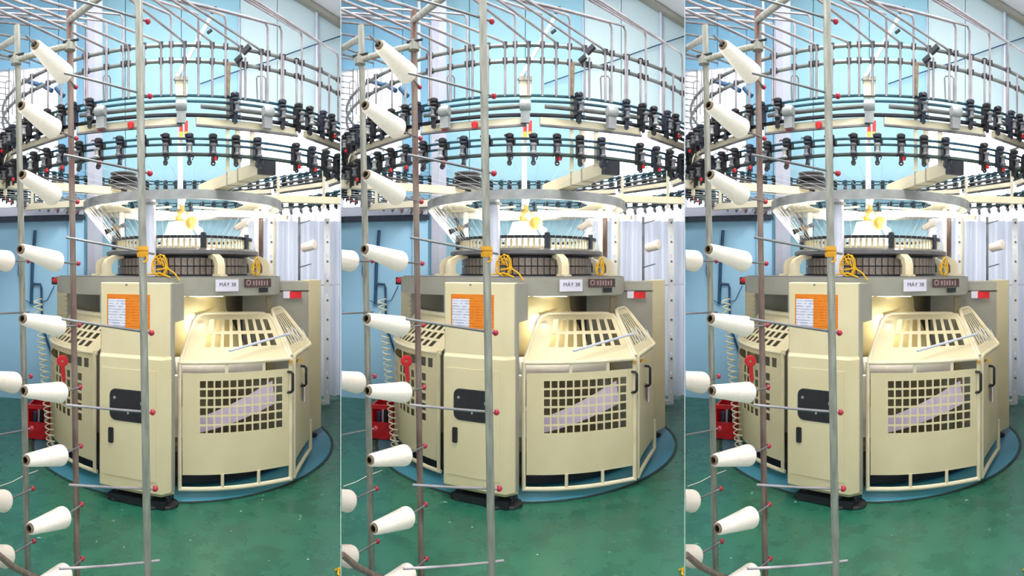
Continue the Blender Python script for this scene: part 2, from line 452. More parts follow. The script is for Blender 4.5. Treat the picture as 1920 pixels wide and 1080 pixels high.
# thin partitions that part the bays (bay frame: the right one)
# ceiling: roof sheets sloping down to the right, laid on the bay
def roofz(x): return 5.03 - 0.47 * (x - 1.709)
ce = thing('ceiling', (0, 4, 5), None, None, kind='structure')
ys = [1.2, 2.6, 4.0, 5.4, BACK]
for i in range(4):
    y0, y1 = ys[i] + 0.004, ys[i + 1] - 0.004
    xa, xb = -RA * 1.02, RA * 1.02
    emit(MB().hexa([(xa, y0, roofz(xa)), (xb, y0, roofz(xb)), (xb, y1, roofz(xb)), (xa, y1, roofz(xa)),
                    (xa, y0, roofz(xa) + .04), (xb, y0, roofz(xb) + .04), (xb, y1, roofz(xb) + .04), (xa, y1, roofz(xa) + .04)]), 'roof_sheet', 'ceiling', ce)
tr = MB()
xa, xb = wallx(1150), RA
tr.beam((xa, BACK - 0.06, roofz(xa) - 0.05), (xb, BACK - 0.06, roofz(xb) - 0.05), 0.09, 0.06)
emit(tr, 'eaves_trim', 'grey', ce)

# ================================================================ the circular knitting machine
km = thing('knitting_machine', C, 'cream and grey circular knitting machine with a ring of yarn feeders', 'machine')

# ---- front leg
L0 = atz(830, 3.61, 0); R0 = atz(960, 3.40, 0)
eu = (R0 - L0).normalized(); en = Vector((eu.y, -eu.x, 0))            # along the face, and out of it towards the aisle
wleg = (R0 - L0).length
dleg = 0.115
def leg(u, out, z): return L0 + eu * u + en * out + Vector((0, 0, z))
def legpoly(o, ch):
    return [leg(0, -dleg, 0), leg(0, o - 0.012, 0), leg(0.012, o, 0), leg(wleg - ch, o, 0), leg(wleg, o - ch * 1.2, 0), leg(wleg, -dleg, 0)]
def lift(poly, z): return [Vector((p.x, p.y, z)) for p in poly]
zb, zt, zk = 0.075, 1.462, 0.985
lo, up = legpoly(0.0, 0.045), legpoly(-0.018, 0.045)
secs = [lift(legpoly(-0.03, 0.06), zb), lift(lo, zb + 0.03), lift(lo, zk - 0.02), lift(up, zk), lift(up, zt - 0.006), lift(legpoly(-0.026, 0.05), zt)]
mb = MB()
n = 6
vs = [p for s_ in secs for p in s_]; fs = [tuple(range(n - 1, -1, -1)), tuple(range((len(secs) - 1) * n, len(secs) * n))]
for i in range(len(secs) - 1):
    for k in range(n): fs.append((i * n + k, i * n + (k + 1) % n, (i + 1) * n + (k + 1) % n, (i + 1) * n + k))
mb.add(vs, fs)
fleg = emit(mb, 'leg', 'cream', km, sharp=25)
# grey inner web behind the leg's right side
web = MB().prism([leg(wleg - 0.02, -0.060, 0.10), leg(wleg + 0.004, -0.066, 0.10), leg(wleg + 0.004, -0.118, 0.10), leg(wleg - 0.02, -0.118, 0.10)], (0, 0, zt - 0.105))
emit(web, 'leg_web', 'grey', km)
emit(MB().prism([leg(.04, -.11, 1.20), leg(wleg + .003, -.11, 1.20), leg(wleg + .003, -.30, 1.20), leg(.04, -.30, 1.20)], (0, 0, .255)), 'leg_head', 'grey', km)
def face_rect(px0, py0, px1, py1, out, th, name, m, parent, round_=0.0, label=None):
    p = leg(0, out, 0)
    a = on_plane(px0, py0, p, en); b = on_plane(px1, py1, p, en)
    u0, u1 = (a - L0).dot(eu), (b - L0).dot(eu); z0, z1 = b.z, a.z
    if round_:
        r = round_; poly = []
        for (cx, cz, s0) in ((u1 - r, z0 + r, -90), (u1 - r, z1 - r, 0), (u0 + r, z1 - r, 90), (u0 + r, z0 + r, 180)):
            for k in range(6):
                q = math.radians(s0 + 18 * k); poly.append(leg(cx + r * math.cos(q), out, cz + r * math.sin(q)))
    else: poly = [leg(u0, out, z0), leg(u1, out, z0), leg(u1, out, z1), leg(u0, out, z1)]
    return emit(MB().prism(poly, en * th), name, m, parent, label=label)
ldoor = face_rect(839, 688, 938, 905, 0.0, 0.004, 'leg_door', 'cream', km)
win = face_rect(851, 727, 920, 795, 0.004, 0.004, 'leg_window', 'black_navy', km, 0.045, label='dark rounded inspection window')
face_rect(853, 729, 918, 793, 0.008, 0.002, 'glass', 'black', win, 0.042)
for (px, py, r) in ((912, 757, .016), (860, 745, .010), (885, 775, .008)):
    q = on_plane(px, py, leg(0, 0.010, 0), en)
    emit(MB().lathe([(0, 0), (r, 0), (r, .004), (r * .5, .006), (0, .006)], q, en, 14), 'dial', 'grey_rim', win)
face_rect(849, 800, 858, 830, 0.004, 0.010, 'pull_slot', 'black', ldoor, 0.008)
nt_ = face_rect(846, 551, 926, 618, -0.018, 0.002, 'notice', 'orange_print', km, label='orange printed notice')
face_rect(848, 560, 880, 613, -0.016, 0.002, 'paper', 'paper_print', nt_, label='white printed sheet')
face_rect(846, 551, 926, 557, -0.016, 0.001, 'heading_strip', 'orange', nt_)
for px in (882, 914): emit(MB().lathe([(0, 0), (.008, 0), (.006, .005), (0, .006)], on_plane(px, 534, leg(0, -0.018, 0), en), en, 10), 'screw', 'steel_dark', fleg)
for (u, o) in ((0.10, -0.08), (0.36, -0.06), (0.46, -0.10), (0.2, -0.10)):
    b_ = leg(u, o, 0)
    emit(MB().lathe([(0, 0.006), (.075, 0.006), (.07, .02), (.028, .03), (.022, .09), (0, .09)], b_, (0, 0, 1), 14), 'foot', 'black', fleg)
emit(MB().box(leg(0.27, -0.10, 0.028), 0.2, 0.09, 0.022, (eu, en, Vector((0, 0, 1)))), 'foot_plate', 'dark', fleg)

# ---- bed plate
bed = [(752, 4.8), (757, 4.50), (800, 4.22), (850, 4.06), (905, 3.97), (960, 3.94), (1020, 3.935), (1070, 3.96), (1115, 4.03), (1150, 4.14), (1166, 4.26), (1170, 4.75), (1150, 5.55), (1080, 5.8), (987, 5.85), (880, 5.75), (800, 5.45)]
bp = [atz(a, b, 1.352) for a, b in bed]
bedp = emit(MB().prism(bp, (0, 0, 0.138)), 'bed_plate', 'grey', km)
def bed_front(px, py, off):                # a point on the bed's front edge
    for i in range(len(bed) - 1):
        if bed[i][0] <= px <= bed[i + 1][0]:
            t = (px - bed[i][0]) / (bed[i + 1][0] - bed[i][0])
            A, B = atz(*bed[i], 0), atz(*bed[i + 1], 0)
            nn = Vector(((B - A).y, -(B - A).x, 0)).normalized()
            return on_plane(px, py, A + nn * off, nn), nn
    return None
def bed_patch(px0, px1, py0, py1, off, th, name, m, parent, label=None):
    a, nn = bed_front((px0 + px1) / 2, (py0 + py1) / 2, off)
    p = on_plane(px0, py0, a, nn); q = on_plane(px1, py1, a, nn)
    du = Vector((q.x - p.x, q.y - p.y, 0))
    poly = [Vector((p.x, p.y, q.z)), Vector((q.x, q.y, q.z)), Vector((q.x, q.y, p.z)), Vector((p.x, p.y, p.z))]
    return emit(MB().prism(poly, nn * th), name, m, parent, label=label), a, nn, du.normalized()
lab, la, ln, ld = bed_patch(1049, 1092, 524, 546, 0.012, 0.003, 'name_label', 'label', bedp, 'white label with the machine number')
tm = text_mesh('MÁY 38', 0.040, M['ink'])
to = bpy.data.objects.new('lettering', tm); sc.collection.objects.link(to)
mw = frame(on_plane(1072, 534, la + ln * 0.0035, ln), ld, ln); W[to] = mw
to.parent = bedp; to.matrix_basis = W[bedp].inverted() @ mw
pl, pa, pn, pd = bed_patch(1103, 1153, 523, 538, 0.012, 0.003, 'maker_plate', 'brownred', bedp, 'small maroon maker plate')
mk = MB()
mk.lathe([(.014, 0), (.022, 0), (.022, .002), (.014, .002), (.014, 0)], on_plane(1111, 530, pa + pn * .004, pn), pn, 16)
for k in range(6):
    q = on_plane(1121 + 5.0 * k, 530.5, pa + pn * .005, pn)
    mk.box(q, 0.006, 0.001, 0.016 + 0.004 * (k % 2), (pd, pn, Vector((0, 0, 1))))
emit(mk, 'plate_print', 'plate_mark', bedp)
bed_patch(1131, 1147, 540, 548, 0.012, 0.003, 'number_plate', 'dark', bedp)
emit(MB().prism([p * 1.0 + Vector((0, 0, 0.138)) for p in [atz(a, b + 0.04, 1.352) for a, b in bed[1:11]] + [atz(1120, 5.4, 1.352), atz(830, 5.4, 1.352)]], (0, 0, 0.006)), 'bed_top', 'plate', km)

# ---- right leg and left rear leg
A = atz(1225, 4.85, 0); B = atz(1247, 5.02, 0)
rl = [A, B, B + Vector((0.0, 0.22, 0)), atz(1150, 5.05, 0) + Vector((0, .1, 0)), atz(1100, 4.72, 0)]
emit(MB().prism([p + Vector((0, 0, .07)) for p in [A, A + Vector((-.012, -.004, 0)), atz(1100, 4.70, 0), rl[3], B + Vector((0, .2, 0))]], (0, 0, 1.372)), 'leg', 'grey', km, label='grey side of the right leg')
outer = [A + Vector((-.010, -.012, 0)), B, B + Vector((0, 0.22, 0)), A + Vector((-.01, .25, 0))]
rlc = emit(MB().prism([p + Vector((0, 0, .065)) for p in outer], (0, 0, 1.385)), 'leg_cover', 'cream', km)
gn = Vector((-(atz(1100, 4.70, 0) - A).y, (atz(1100, 4.70, 0) - A).x, 0)).normalized()
if gn.y > 0: gn = -gn
def gpatch(px0, px1, py0, py1, off, th, name, m, parent):
    p = on_plane(px0, py0, A + gn * off, gn); q = on_plane(px1, py1, A + gn * off, gn)
    poly = [Vector((p.x, p.y, q.z)), Vector((q.x, q.y, q.z)), Vector((q.x, q.y, p.z)), Vector((p.x, p.y, p.z))]
    return emit(MB().prism(poly, gn * th), name, m, parent)
gpatch(1176, 1189, 546, 559, 0.03, 0.004, 'sticker_white', 'label', rlc)
gpatch(1188, 1210, 547, 559, 0.03, 0.005, 'sticker_red', 'red', rlc)
gpatch(1168, 1225, 545, 546, 0.004, 0.004, 'seam', 'dark', rlc)
emit(MB().lathe([(0, .01), (.07, .01), (.07, .02), (.025, .03), (.02, .08), (0, .08)], atz(1226, 4.95, 0), (0, 0, 1), 14), 'foot', 'black', rlc)
q0, q1, q2 = atz(752, 5.15, 0), atz(771, 4.95, 0), atz(832, 4.80, 0)
lleg = emit(MB().prism([p + Vector((0, 0, .07)) for p in (q1, q2, q2 + Vector((-.1, .2, 0)), q0 + Vector((.05, .2, 0)))], (0, 0, 1.38)), 'leg', 'grey', km, label='grey rear left leg')
lcov = emit(MB().prism([p + Vector((0, 0, .07)) for p in (q0, q1, q1 + Vector((.04, .12, 0)), q0 + Vector((.04, .12, 0)))], (0, 0, 1.30)), 'leg_cover', 'cream', km)
dq = (q1 - q0).normalized(); nq = Vector((dq.y, -dq.x, 0))
for k in range(12):
    emit(MB().box((q0 + q1) / 2 + nq * .003 + Vector((0, 0, 1.30 - .045 * k)), (q1 - q0).length * .44, 0.004, 0.006, (dq, nq, Vector((0, 0, 1)))), 'louvre_slat', 'cream_beam', lcov)
emit(MB().box(atz(749, 5.1, 1.44), 0.03, 0.03, 0.035), 'stop_button_box', 'dark', km)
emit(MB().lathe([(0, 0), (.026, 0), (.026, .014), (.018, .02), (0, .02)], atz(749, 5.06, 1.445), (-.2, -1, 0), 14), 'stop_button', 'red', km)

# ---- machine inside: backing added so the interior looks dark, take-down frame
emit(MB().lathe([(0, 0), (.84, 0), (.84, .10), (.80, .12), (.80, .66), (.62, .70), (.62, 1.33), (0, 1.33)], C + Vector((0.0, .25, .02)), n=36), 'inner_backing', 'brown_in', km)
for (px, rho) in ((1150, 4.30), (860, 4.6)):
    emit(MB().beam(atz(px, rho, .08), atz(px, rho, 1.33), 0.05, 0.05), 'take_down_post', 'brown_in', km)
emit(MB().lathe([(.60, 0), (1.12, 0), (1.12, .05), (.60, .05), (.60, 0)], C + Vector((0, 0, .03)), n=48), 'base_ring', 'dark', km)

# ---- front guard door
def grho(px):
    t = (px - 980) / 210
    return 3.62 + 0.0 * t + 0.18 * t * t - 0.0 + (-0.02) * math.sin(math.pi * t)
def gl(px, z, w=0.0): return atz(px, grho(px) + w, z)
def cells(a, b, n, gap):                   # breakpoints of n holes between a and b with bars of width gap
    step = (b - a + gap) / n; out = []
    for i in range(n): out += [a + step * i, a + step * i + step - gap]
    return out
gu = [987] + cells(1020, 1174, 11, 3.2) + [1178, 1186.5]
gv = [0.155] + cells(0.437, 0.792, 6, 0.013) + [0.845]
door = emit(MB().sheet(lambda u, v, w: gl(u, v, w), gu, gv, lambda i, j: not (1 <= i <= 21 and i % 2 == 1 and 1 <= j <= 11 and j % 2 == 1), 0.004), 'guard_door', 'cream', km)
gpx = [980 + 210 * i / 16 for i in range(17)]
fr = MB()
fr.tube([gl(p, .06) for p in gpx], 0.015, 8)
fr.tube([gl(982, .05), gl(982, .92)], 0.014, 8)
fr.tube([gl(1190, .05), gl(1190, .92)], 0.015, 8)
fr.tube([gl(p, .915) for p in gpx], 0.014, 8)
dfr = emit(fr, 'door_frame', 'cream_in', km)
for px in (1062, 1130): emit(MB().tube([gl(px, .06), gl(px, .16)], 0.012, 8), 'strut', 'cream_in', dfr)
for px in (1070, 1140): emit(MB().box(gl(px, .878, .003), 0.011, 0.004, 0.04), 'strut', 'cream_in', dfr)
# side guard to the right of it
def srho(px):
    t = (px - 1196) / 32
    return 3.84 + 0.62 * t
def sl(px, z, w=0.0):
    return atz(px, srho(px) + w, z) + Vector((-w * .7, 0, 0))
side = emit(MB().sheet(lambda u, v, w: sl(u, v, w), [1199, 1206, 1214, 1222, 1226], [0.155, 0.5, 0.90], lambda i, j: True, 0.005), 'side_guard', 'cream', km)
fr = MB()
sp = [1196 + 31 * i / 8 for i in range(9)]
fr.tube([sl(p, .06) for p in sp] + [sl(1227, .3)], 0.015, 8)
fr.tube([sl(1196, .05), sl(1196, .92)], 0.014, 8)
fr.tube([sl(p, .925) for p in sp], 0.014, 8)
emit(fr, 'side_frame', 'cream_in', km)
emit(MB().box(sl(1212, .60, -.006), .004, .05, .07), 'sticker', 'label', side)
# upper sloping hoods
def hood(pb0, pb1, rb, pt0, pt1, rt, zb_, zt_, nu, nv, u0, u1, v0, v1, parent_name, gapu=.035):
    def fn(u, v, w):
        b_ = atz(pb0 + (pb1 - pb0) * u, rb(u), zb_); t_ = atz(pt0 + (pt1 - pt0) * u, rt(u), zt_)
        p = b_.lerp(t_, v); return p + Vector((0, 0.6, -0.8)) * w
    us = [0] + cells(u0, u1, nu, gapu) + [1]
    vs__ = [0] + cells(v0, v1, nv, .07) + [1]
    o = emit(MB().sheet(fn, us, vs__, lambda i, j: not (i % 2 == 1 and j % 2 == 1 and i < len(us) - 2 and j < len(vs__) - 2), 0.004), parent_name, 'cream', km)
    rim = [fn(0, 0, 0)] + [fn(0, v, 0) for v in (.3, .6, .82)] + [fn(.03, .93, 0), fn(.1, .99, 0)] + [fn(u, 1, 0) for u in (.2, .4, .6, .8)] + [fn(.9, .99, 0), fn(.97, .93, 0)] + [fn(1, v, 0) for v in (.82, .6, .3, 0)]
    emit(MB().tube(rim, 0.014, 8), 'hood_rim', 'cream_in', o)
    return o
hood(983, 1188, lambda u: grho(983 + 205 * u), 1012, 1152, lambda u: 4.17 + .03 * u, .918, 1.205, 8, 2, .20, .93, .28, .86, 'guard_hood')
hood(1192, 1227, lambda u: 3.83 + .60 * u, 1153, 1172, lambda u: 4.22 + .32 * u, .93, 1.23, 6, 1, .16, .88, .18, .86, 'side_hood', .06)
# black handles, latch
def handle(px, py0, py1, rho, d):
    a = at(px - d, py0, rho); b = at(px - d, py1, rho); o1 = at(px, py0 + 4, rho - .05); o2 = at(px, py1 - 4, rho - .05)
    return MB().tube([a, at(px - d * .3, py0 + 1, rho - .045), o1, o2, at(px - d * .3, py1 - 1, rho - .045), b], 0.010, 8)
emit(handle(1194, 697, 736, 3.80, 10), 'handle', 'black', door)
emit(handle(1219, 686, 724, 4.10, 10), 'handle', 'black', side)
emit(MB().box(at(1190, 679, 3.78), .012, .012, .012), 'latch', 'brass', door)
emit(MB().box(at(1207, 676, 3.94), .02, .012, .010), 'latch', 'brass', side)

# ---- left guard (round, with slots)
def lgf(r0): return lambda u, v, w: pol(u, r0 - w, v)
us = [-188, -184]
c_ = cells(-181, -127, 15, 1.1)
us = [-188] + c_ + [-124.5]
vv = [0.13] + cells(.40, .76, 5, .02) + cells(.815, .885, 1, .0) + [.93]
def sol(i, j):
    if i % 2 == 1 and 1 <= j <= 9 and j % 2 == 1 and i < len(us) - 2: return (i // 2) % 7 == 0
    if j == 11 and 0 < i < len(us) - 2: return (i // 2) % 5 == 4 and i % 2 == 0
    return True
lg = emit(MB().sheet(lgf(1.2), us, vv, sol, .005), 'left_guard', 'cream', km)
fr = MB().tube(arcpts(1.2, .06, -188, -123, 20), .015, 8).tube(arcpts(1.2, .93, -188, -123, 20), .012, 8).tube([pol(-124, 1.2, .05), pol(-124, 1.2, .95)], .014, 8)
emit(fr, 'left_guard_frame', 'cream_in', km)
us2 = [-188] + cells(-182, -130, 14, 1.6) + [-123.5]
vs2 = [.93] + cells(.965, 1.12, 3, .016) + [1.185]
lh = emit(MB().sheet(lambda u, v, w: pol(u + (v - .93) * 30, 1.2 - (v - .93) / .255 * .21 - w, v), us2, vs2, lambda i, j: not (i % 2 == 1 and j % 2 == 1 and i < len(us2) - 2 and j < len(vs2) - 2), .005), 'left_hood', 'cream', km)
emit(MB().tube(arcpts(.99, 1.19, -182, -118, 16), .022, 8), 'hood_rim', 'cream_in', lh)

# ---- fabric being knitted, inside
fb = MB()
for k in range(1): pass
prof = [(1.345, .33, .33), (1.22, .34, .33), (1.05, .42, .30), (.90, .50, .22), (.78, .56, .10)]
NN = 28; vs = []
for (z, a, b) in prof:
    for k in range(NN):
        t = 2 * math.pi * k / NN
        vs.append(Vector((C.x + .02 + a * math.cos(t), C.y - .42 + b * math.sin(t), z)))
fs = [(i * NN + k, i * NN + (k + 1) % NN, (i + 1) * NN + (k + 1) % NN, (i + 1) * NN + k) for i in range(len(prof) - 1) for k in range(NN)]
emit(fb.add(vs, fs), 'fabric_tube', 'fabric', km)

# ---- knitting head
head_z = 1.49
emit(MB().lathe([(0, 0), (.60, 0), (.60, .012), (.575, .014), (.575, .165), (0, .165)], C + Vector((0, 0, head_z + .004)), n=64), 'cylinder_core', 'dark', km)
shared('cam_block', MB().box((0, 0, 0), .010, .0215, .031), 'cam')
NB = 72
for k in range(NB):
    d = 360 * k / NB
    if math.cos(math.radians(d + 90)) < -.12: continue
    for z in (1.540, 1.612):
        place('cam_block', 'cam_block', km, frame(pol(d, .582, z), pol(d, 1, 0) - pol(d, 0, 0)))
emit(MB().lathe([(.4, 0), (.66, 0), (.695, .012), (.695, .040), (.66, .058), (.4, .058), (.4, 0)], C + Vector((0, 0, 1.664)), n=64), 'cam_ring', 'plate', km)
shared('yarn_guide', MB().lathe([(0, 0), (.012, 0), (.012, .012), (.0095, .020), (.0115, .045), (.0095, .070), (.0095, .078), (0, .078)], (0, 0, 0), n=8), 'cream_in')
NG = 84
for k in range(NG):
    d = 360 * k / NG
    if math.cos(math.radians(d + 90)) < -.10: continue
    place('yarn_guide', 'yarn_guide', km, Matrix.Translation(pol(d, .615, 1.722)))
emit(MB().lathe([(.585, 0), (.64, 0), (.64, .022), (.585, .022), (.585, 0)], C + Vector((0, 0, 1.803)), n=64), 'guide_ring', 'dark', km)
emit(MB().lathe([(0, 0), (.56, 0), (.56, .02), (.2, .05), (.2, .10), (0, .10)], C + Vector((0, 0, 1.725)), n=48), 'dial', 'white', km)
emit(MB().lathe([(0, 0), (.19, 0), (.13, .06), (.10, .16), (.05, .17), (0, .17)], C + Vector((-.03, -.05, 1.815)), n=28), 'dial_cone', 'white', km)
for px in (858, 1026, 1107):
    d, rho = ring_deg(px, .65)
    emit(MB().box(pol(d, .65, 1.785), .012, .022, .062, (pol(d, 1, 0) - pol(d, 0, 0), pol(d + 90, 1, 0) - pol(d + 90, 0, 0), Vector((0, 0, 1)))), 'ring_post', 'black_navy', km)
def bracket(d, w=.032):
    e = pol(d, 1, 0) - pol(d, 0, 0); t = pol(d + 90, 1, 0) - pol(d + 90, 0, 0)
    pr = [(.62, 1.672), (.70, 1.672), (.775, 1.635), (.80, 1.585), (.80, 1.51), (.84, 1.51), (.84, 1.496), (.70, 1.496), (.70, 1.51), (.735, 1.52), (.735, 1.58), (.71, 1.625), (.62, 1.645)]
    return emit(MB().prism([C + e * r + t * -w + Vector((0, 0, z)) for r, z in pr], t * 2 * w), 'bracket', 'cream_in', km)
for d in (-69, -148, -166, -14, 28, 100): bracket(d)
# column posts between bed and lamp ring
def post(px, rho, z0, z1, w, m, name='ring_column'):
    return emit(MB().lathe([(0, z0), (w, z0), (w, z1), (0, z1)], atz(px, rho, 0), n=14), name, m, km)
post(927, 4.16, 1.49, 2.09, .043, 'post_lilac')
emit(MB().lathe([(.044, 0), (.058, 0), (.058, .02), (.044, .02), (.044, 0)], atz(927, 4.16, 2.05), n=14), 'collar', 'grey_rim', km)
post(873, 5.35, 1.49, 2.12, .030, 'white')
post(1126, 5.05, 1.49, 2.12, .022, 'white'); post(1134, 5.12, 1.49, 2.12, .025, 'rust')

# ---- lamp ring
emit(MB().lathe([(.885, 0), (.905, 0), (.905, .072), (.885, .072), (.885, 0)], C + Vector((0, 0, 2.080)), n=72), 'lamp_ring_rim', 'grey_rim', km)
emit(MB().lathe([(.56, .052), (.886, .060), (.886, .066), (.56, .060), (.56, .052)], C + Vector((0, 0, 2.080)), n=72), 'lamp_ring_plate', 'cream_in', km)
for (d0, d1, r) in ((-98, -38, .845), (-175, -135, .78), (-30, 15, .80), (70, 130, .78)):
    emit(MB().tube(arcpts(r, 2.118, d0, d1, 20), .013, 8), 'lamp_tube', 'lamp', km)
sp_ = at(1012, 402, 5.15); sq = at(1150, 405, 4.85)
emit(MB().beam(sp_ + Vector((0, 0, .03)), sq + Vector((0, 0, .03)), .09, .018), 'lamp_batten', 'white', km)
emit(MB().tube([sp_, sq], .016, 8), 'lamp_tube', 'lamp', km)
emit(MB().beam(at(1110, 399, 5.0), at(1184, 408, 4.85), .05, .035), 'lamp_arm', 'cream_beam', km)
for d in (30, 150, 270):
    emit(MB().beam(pol(d, .12, 2.13), pol(d, .89, 2.13), .03, .018), 'ring_spoke', 'cream_beam', km)
# lint fans under the ring
fh = C + Vector((0, 0, 1.985))
emit(MB().lathe([(0, 0), (.05, 0), (.06, .03), (.06, .08), (.02, .11), (.02, .16), (0, .16)], fh, n=18), 'fan_hub', 'brass', km)
for d in (200, 320, 80):
    e = pol(d, 1, 0) - pol(d, 0, 0); t = pol(d + 90, 1, 0) - pol(d + 90, 0, 0)
    pts = [(.05, -.03), (.16, -.075), (.40, -.085), (.47, -.03), (.47, .03), (.40, .075), (.16, .065), (.05, .03)]
    emit(MB().prism([fh + e * a + t * b + Vector((0, 0, .05 + b * .5)) for a, b in pts], (0, 0, .006)), 'fan_blade', 'blade', km)
mot = pol(-78, .33, 1.945)
emit(MB().lathe([(0, -.04), (.045, -.04), (.055, -.02), (.055, .03), (.03, .05), (0, .05)], mot, (.2, -1, .1), 16), 'fan_motor', 'brass', km)
for d in range(4):
    a = math.radians(45 + 90 * d); e = Vector((math.cos(a), .15, math.sin(a))).normalized(); t = Vector((-math.sin(a), .15, math.cos(a))).normalized()
    emit(MB().prism([mot + Vector((0, -.03, 0)) + e * r + t * b for r, b in ((.04, -.02), (.11, -.035), (.12, .0), (.11, .035), (.04, .02))], (0, .006, 0)), 'fan_blade', 'blade', km)
f2 = pol(-152, .66, 1.905)
emit(MB().lathe([(0, -.025), (.026, -.025), (.026, .025), (0, .025)], f2, (.3, -1, 0), 12), 'fan_motor', 'card', km)
for d in range(4):
    a = math.radians(20 + 90 * d); e = Vector((math.cos(a), 0.2, math.sin(a))).normalized(); t = Vector((-math.sin(a), .2, math.cos(a))).normalized()
    emit(MB().prism([f2 + Vector((0, -.02, 0)) + e * r + t * b for r, b in ((.02, -.01), (.10, -.024), (.10, .024), (.02, .01))], (0, .005, 0)), 'fan_blade', 'black_navy', km)

def lamp_light(name, p, e, rad, colr=(1, .97, .9)):
    L = bpy.data.lights.new(name, 'POINT'); L.energy = e; L.shadow_soft_size = rad; L.color = colr
    o = bpy.data.objects.new(name, L); sc.collection.objects.link(o); W[o] = Matrix.Translation(p)
    o.parent = km; o.matrix_basis = W[km].inverted() @ W[o]
lamp_light('ring_lamp_light', pol(-60, .45, 1.93), 6, .06)
lamp_light('ring_lamp_light', pol(-150, .60, 2.03), 5, .05)
# work lamp under the bed, shining on the cloth
wa, wb_ = pol(-112, .80, 1.343), pol(-68, .80, 1.343)
emit(MB().tube([wa, wb_], .008, 8), 'work_lamp', 'lamp_soft', km)
lamp_light('work_lamp_light', pol(-82, .84, 1.13), 3.0, .05)

# ---- centre mast with signal lamps
mast = emit(MB().beam(C + Vector((-.02, 0, 2.14)), C + Vector((-.02, 0, 2.93)), .050, .050), 'mast', 'mast', km)
for dx, in ((-.012,), (.034,)):
    b_ = C + Vector((dx, -.05, 0))
    emit(MB().tube([b_ + Vector((0, 0, 2.80)), b_ + Vector((0, 0, 2.90))], .016, 8), 'signal_lamp', 'red_lamp', mast)
    emit(MB().tube([b_ + Vector((0, 0, 2.735)), b_ + Vector((0, 0, 2.80))], .016, 8), 'signal_lamp', 'amber', mast)
pul = at(877, 338, 4.55)
for k, (z, r) in enumerate(((0, .125), (.05, .12), (.10, .115))):
    emit(MB().lathe([(0, 0), (r, 0), (r, .012), (r * .8, .016), (r * .8, .03), (r, .034), (r, .044), (0, .044)], pul + Vector((0, 0, -.085 + z)), n=28), 'belt_pulley', 'plate' if k != 1 else 'dark', km)
emit(MB().lathe([(0, -.12), (.03, -.12), (.03, .07), (0, .07)], pul, n=10), 'pulley_shaft', 'dark', km)

# ---- arms out to the feeder rings
RF = 1.62
arm1 = emit(MB().beam(pol(-72, .55, 2.20), pol(-72, 1.60, 2.20), .11, .085), 'ring_arm', 'cream_beam', km)
emit(MB().box(pol(-72, 1.615, 2.20), .056, .02, .044, (pol(18, 1, 0) - pol(18, 0, 0), pol(-72, 1, 0) - pol(-72, 0, 0), Vector((0, 0, 1)))), 'end_plug', 'dark', arm1)
for r_ in (1.30, 1.12): emit(MB().box(pol(-72, r_, 2.20), .008, .058, .046, (pol(-72, 1, 0) - pol(-72, 0, 0), pol(18, 1, 0) - pol(18, 0, 0), Vector((0, 0, 1)))), 'arm_clip', 'grey', arm1)
for (d, r1, z) in ((-2, 1.7, 2.205), (-147, 1.75, 2.215), (163, 1.75, 2.20), (90, 1.58, 2.2)):
    emit(MB().beam(pol(d, .55, z), pol(d, r1, z), .07, .062), 'ring_arm', 'cream_beam', km)
for (px, y0, z1) in ((1072, 305, 2.62), (1091, 300, 2.45), (1118, 292, 2.45)):
    d, rho = ring_deg(px, RF - .03)
    emit(MB().beam(pol(d, RF - .03, 2.21 if px != 1072 else 2.16), pol(d, RF - .03, z1), .022 if px == 1072 else .03, .022), 'ring_post', 'cream_beam', km)
for d in (-2, -147, 163, -20, -165, 20, 45, 120, 140):
    emit(MB().beam(pol(d, RF - .02, 2.2), pol(d, RF - .02, 2.62), .026, .026), 'ring_post', 'cream_beam', km)

# ---- feeder rings
def full_ring(r, z, rad, name, m, d0=-90 - 180, d1=-90 + 180, n=96, sides=6):
    return emit(MB().tube(arcpts(r, z, d0, d1, n), rad, sides), name, m, km)
full_ring(RF, 2.355, .008, 'belt_ring', 'teal'); full_ring(RF, 2.318, .008, 'belt_ring', 'teal'); full_ring(RF, 2.258, .012, 'feeder_rail', 'green_dark')
full_ring(RF, 2.620, .009, 'belt_ring', 'teal'); full_ring(RF, 2.585, .009, 'belt_ring', 'teal'); full_ring(RF, 2.500, .013, 'feeder_rail', 'dark')
# cream channel under the upper ring: straight lengths
for k in range(12):
    d0, d1 = -90 - 165 + 27.5 * k + 1.5, -90 - 165 + 27.5 * (k + 1) - 1.5
    emit(MB().beam(pol(d0, RF, 2.462), pol(d1, RF, 2.462), .03, .044), 'channel', 'cream_beam', km)
    emit(MB().tube([pol(d0, RF + .02, 2.432), pol(d1, RF + .02, 2.432)], .009, 6), 'channel_rod', 'steel_dark', km)
    emit(MB().tube([pol(d0 + 1, RF + .03, 2.545), pol(d1 - 1, RF + .03, 2.545)], .014, 8), 'rail_tube', 'rail', km)
for px in (835, 985, 1146):
    d, rho = ring_deg(px, RF + .03)
    e = pol(d, 1, 0) - pol(d, 0, 0)
    emit(MB().lathe([(0, -.034), (.030, -.034), (.036, -.02), (.036, .02), (.030, .034), (0, .034)], pol(d, RF + .04, 2.545), pol(d + 90, 1, 0) - pol(d + 90, 0, 0), 14).box(pol(d, RF + .03, 2.49), .02, .028, .05, (e, pol(d + 90, 1, 0) - pol(d + 90, 0, 0), Vector((0, 0, 1)))), 'rail_clamp', 'grey_rim', km)

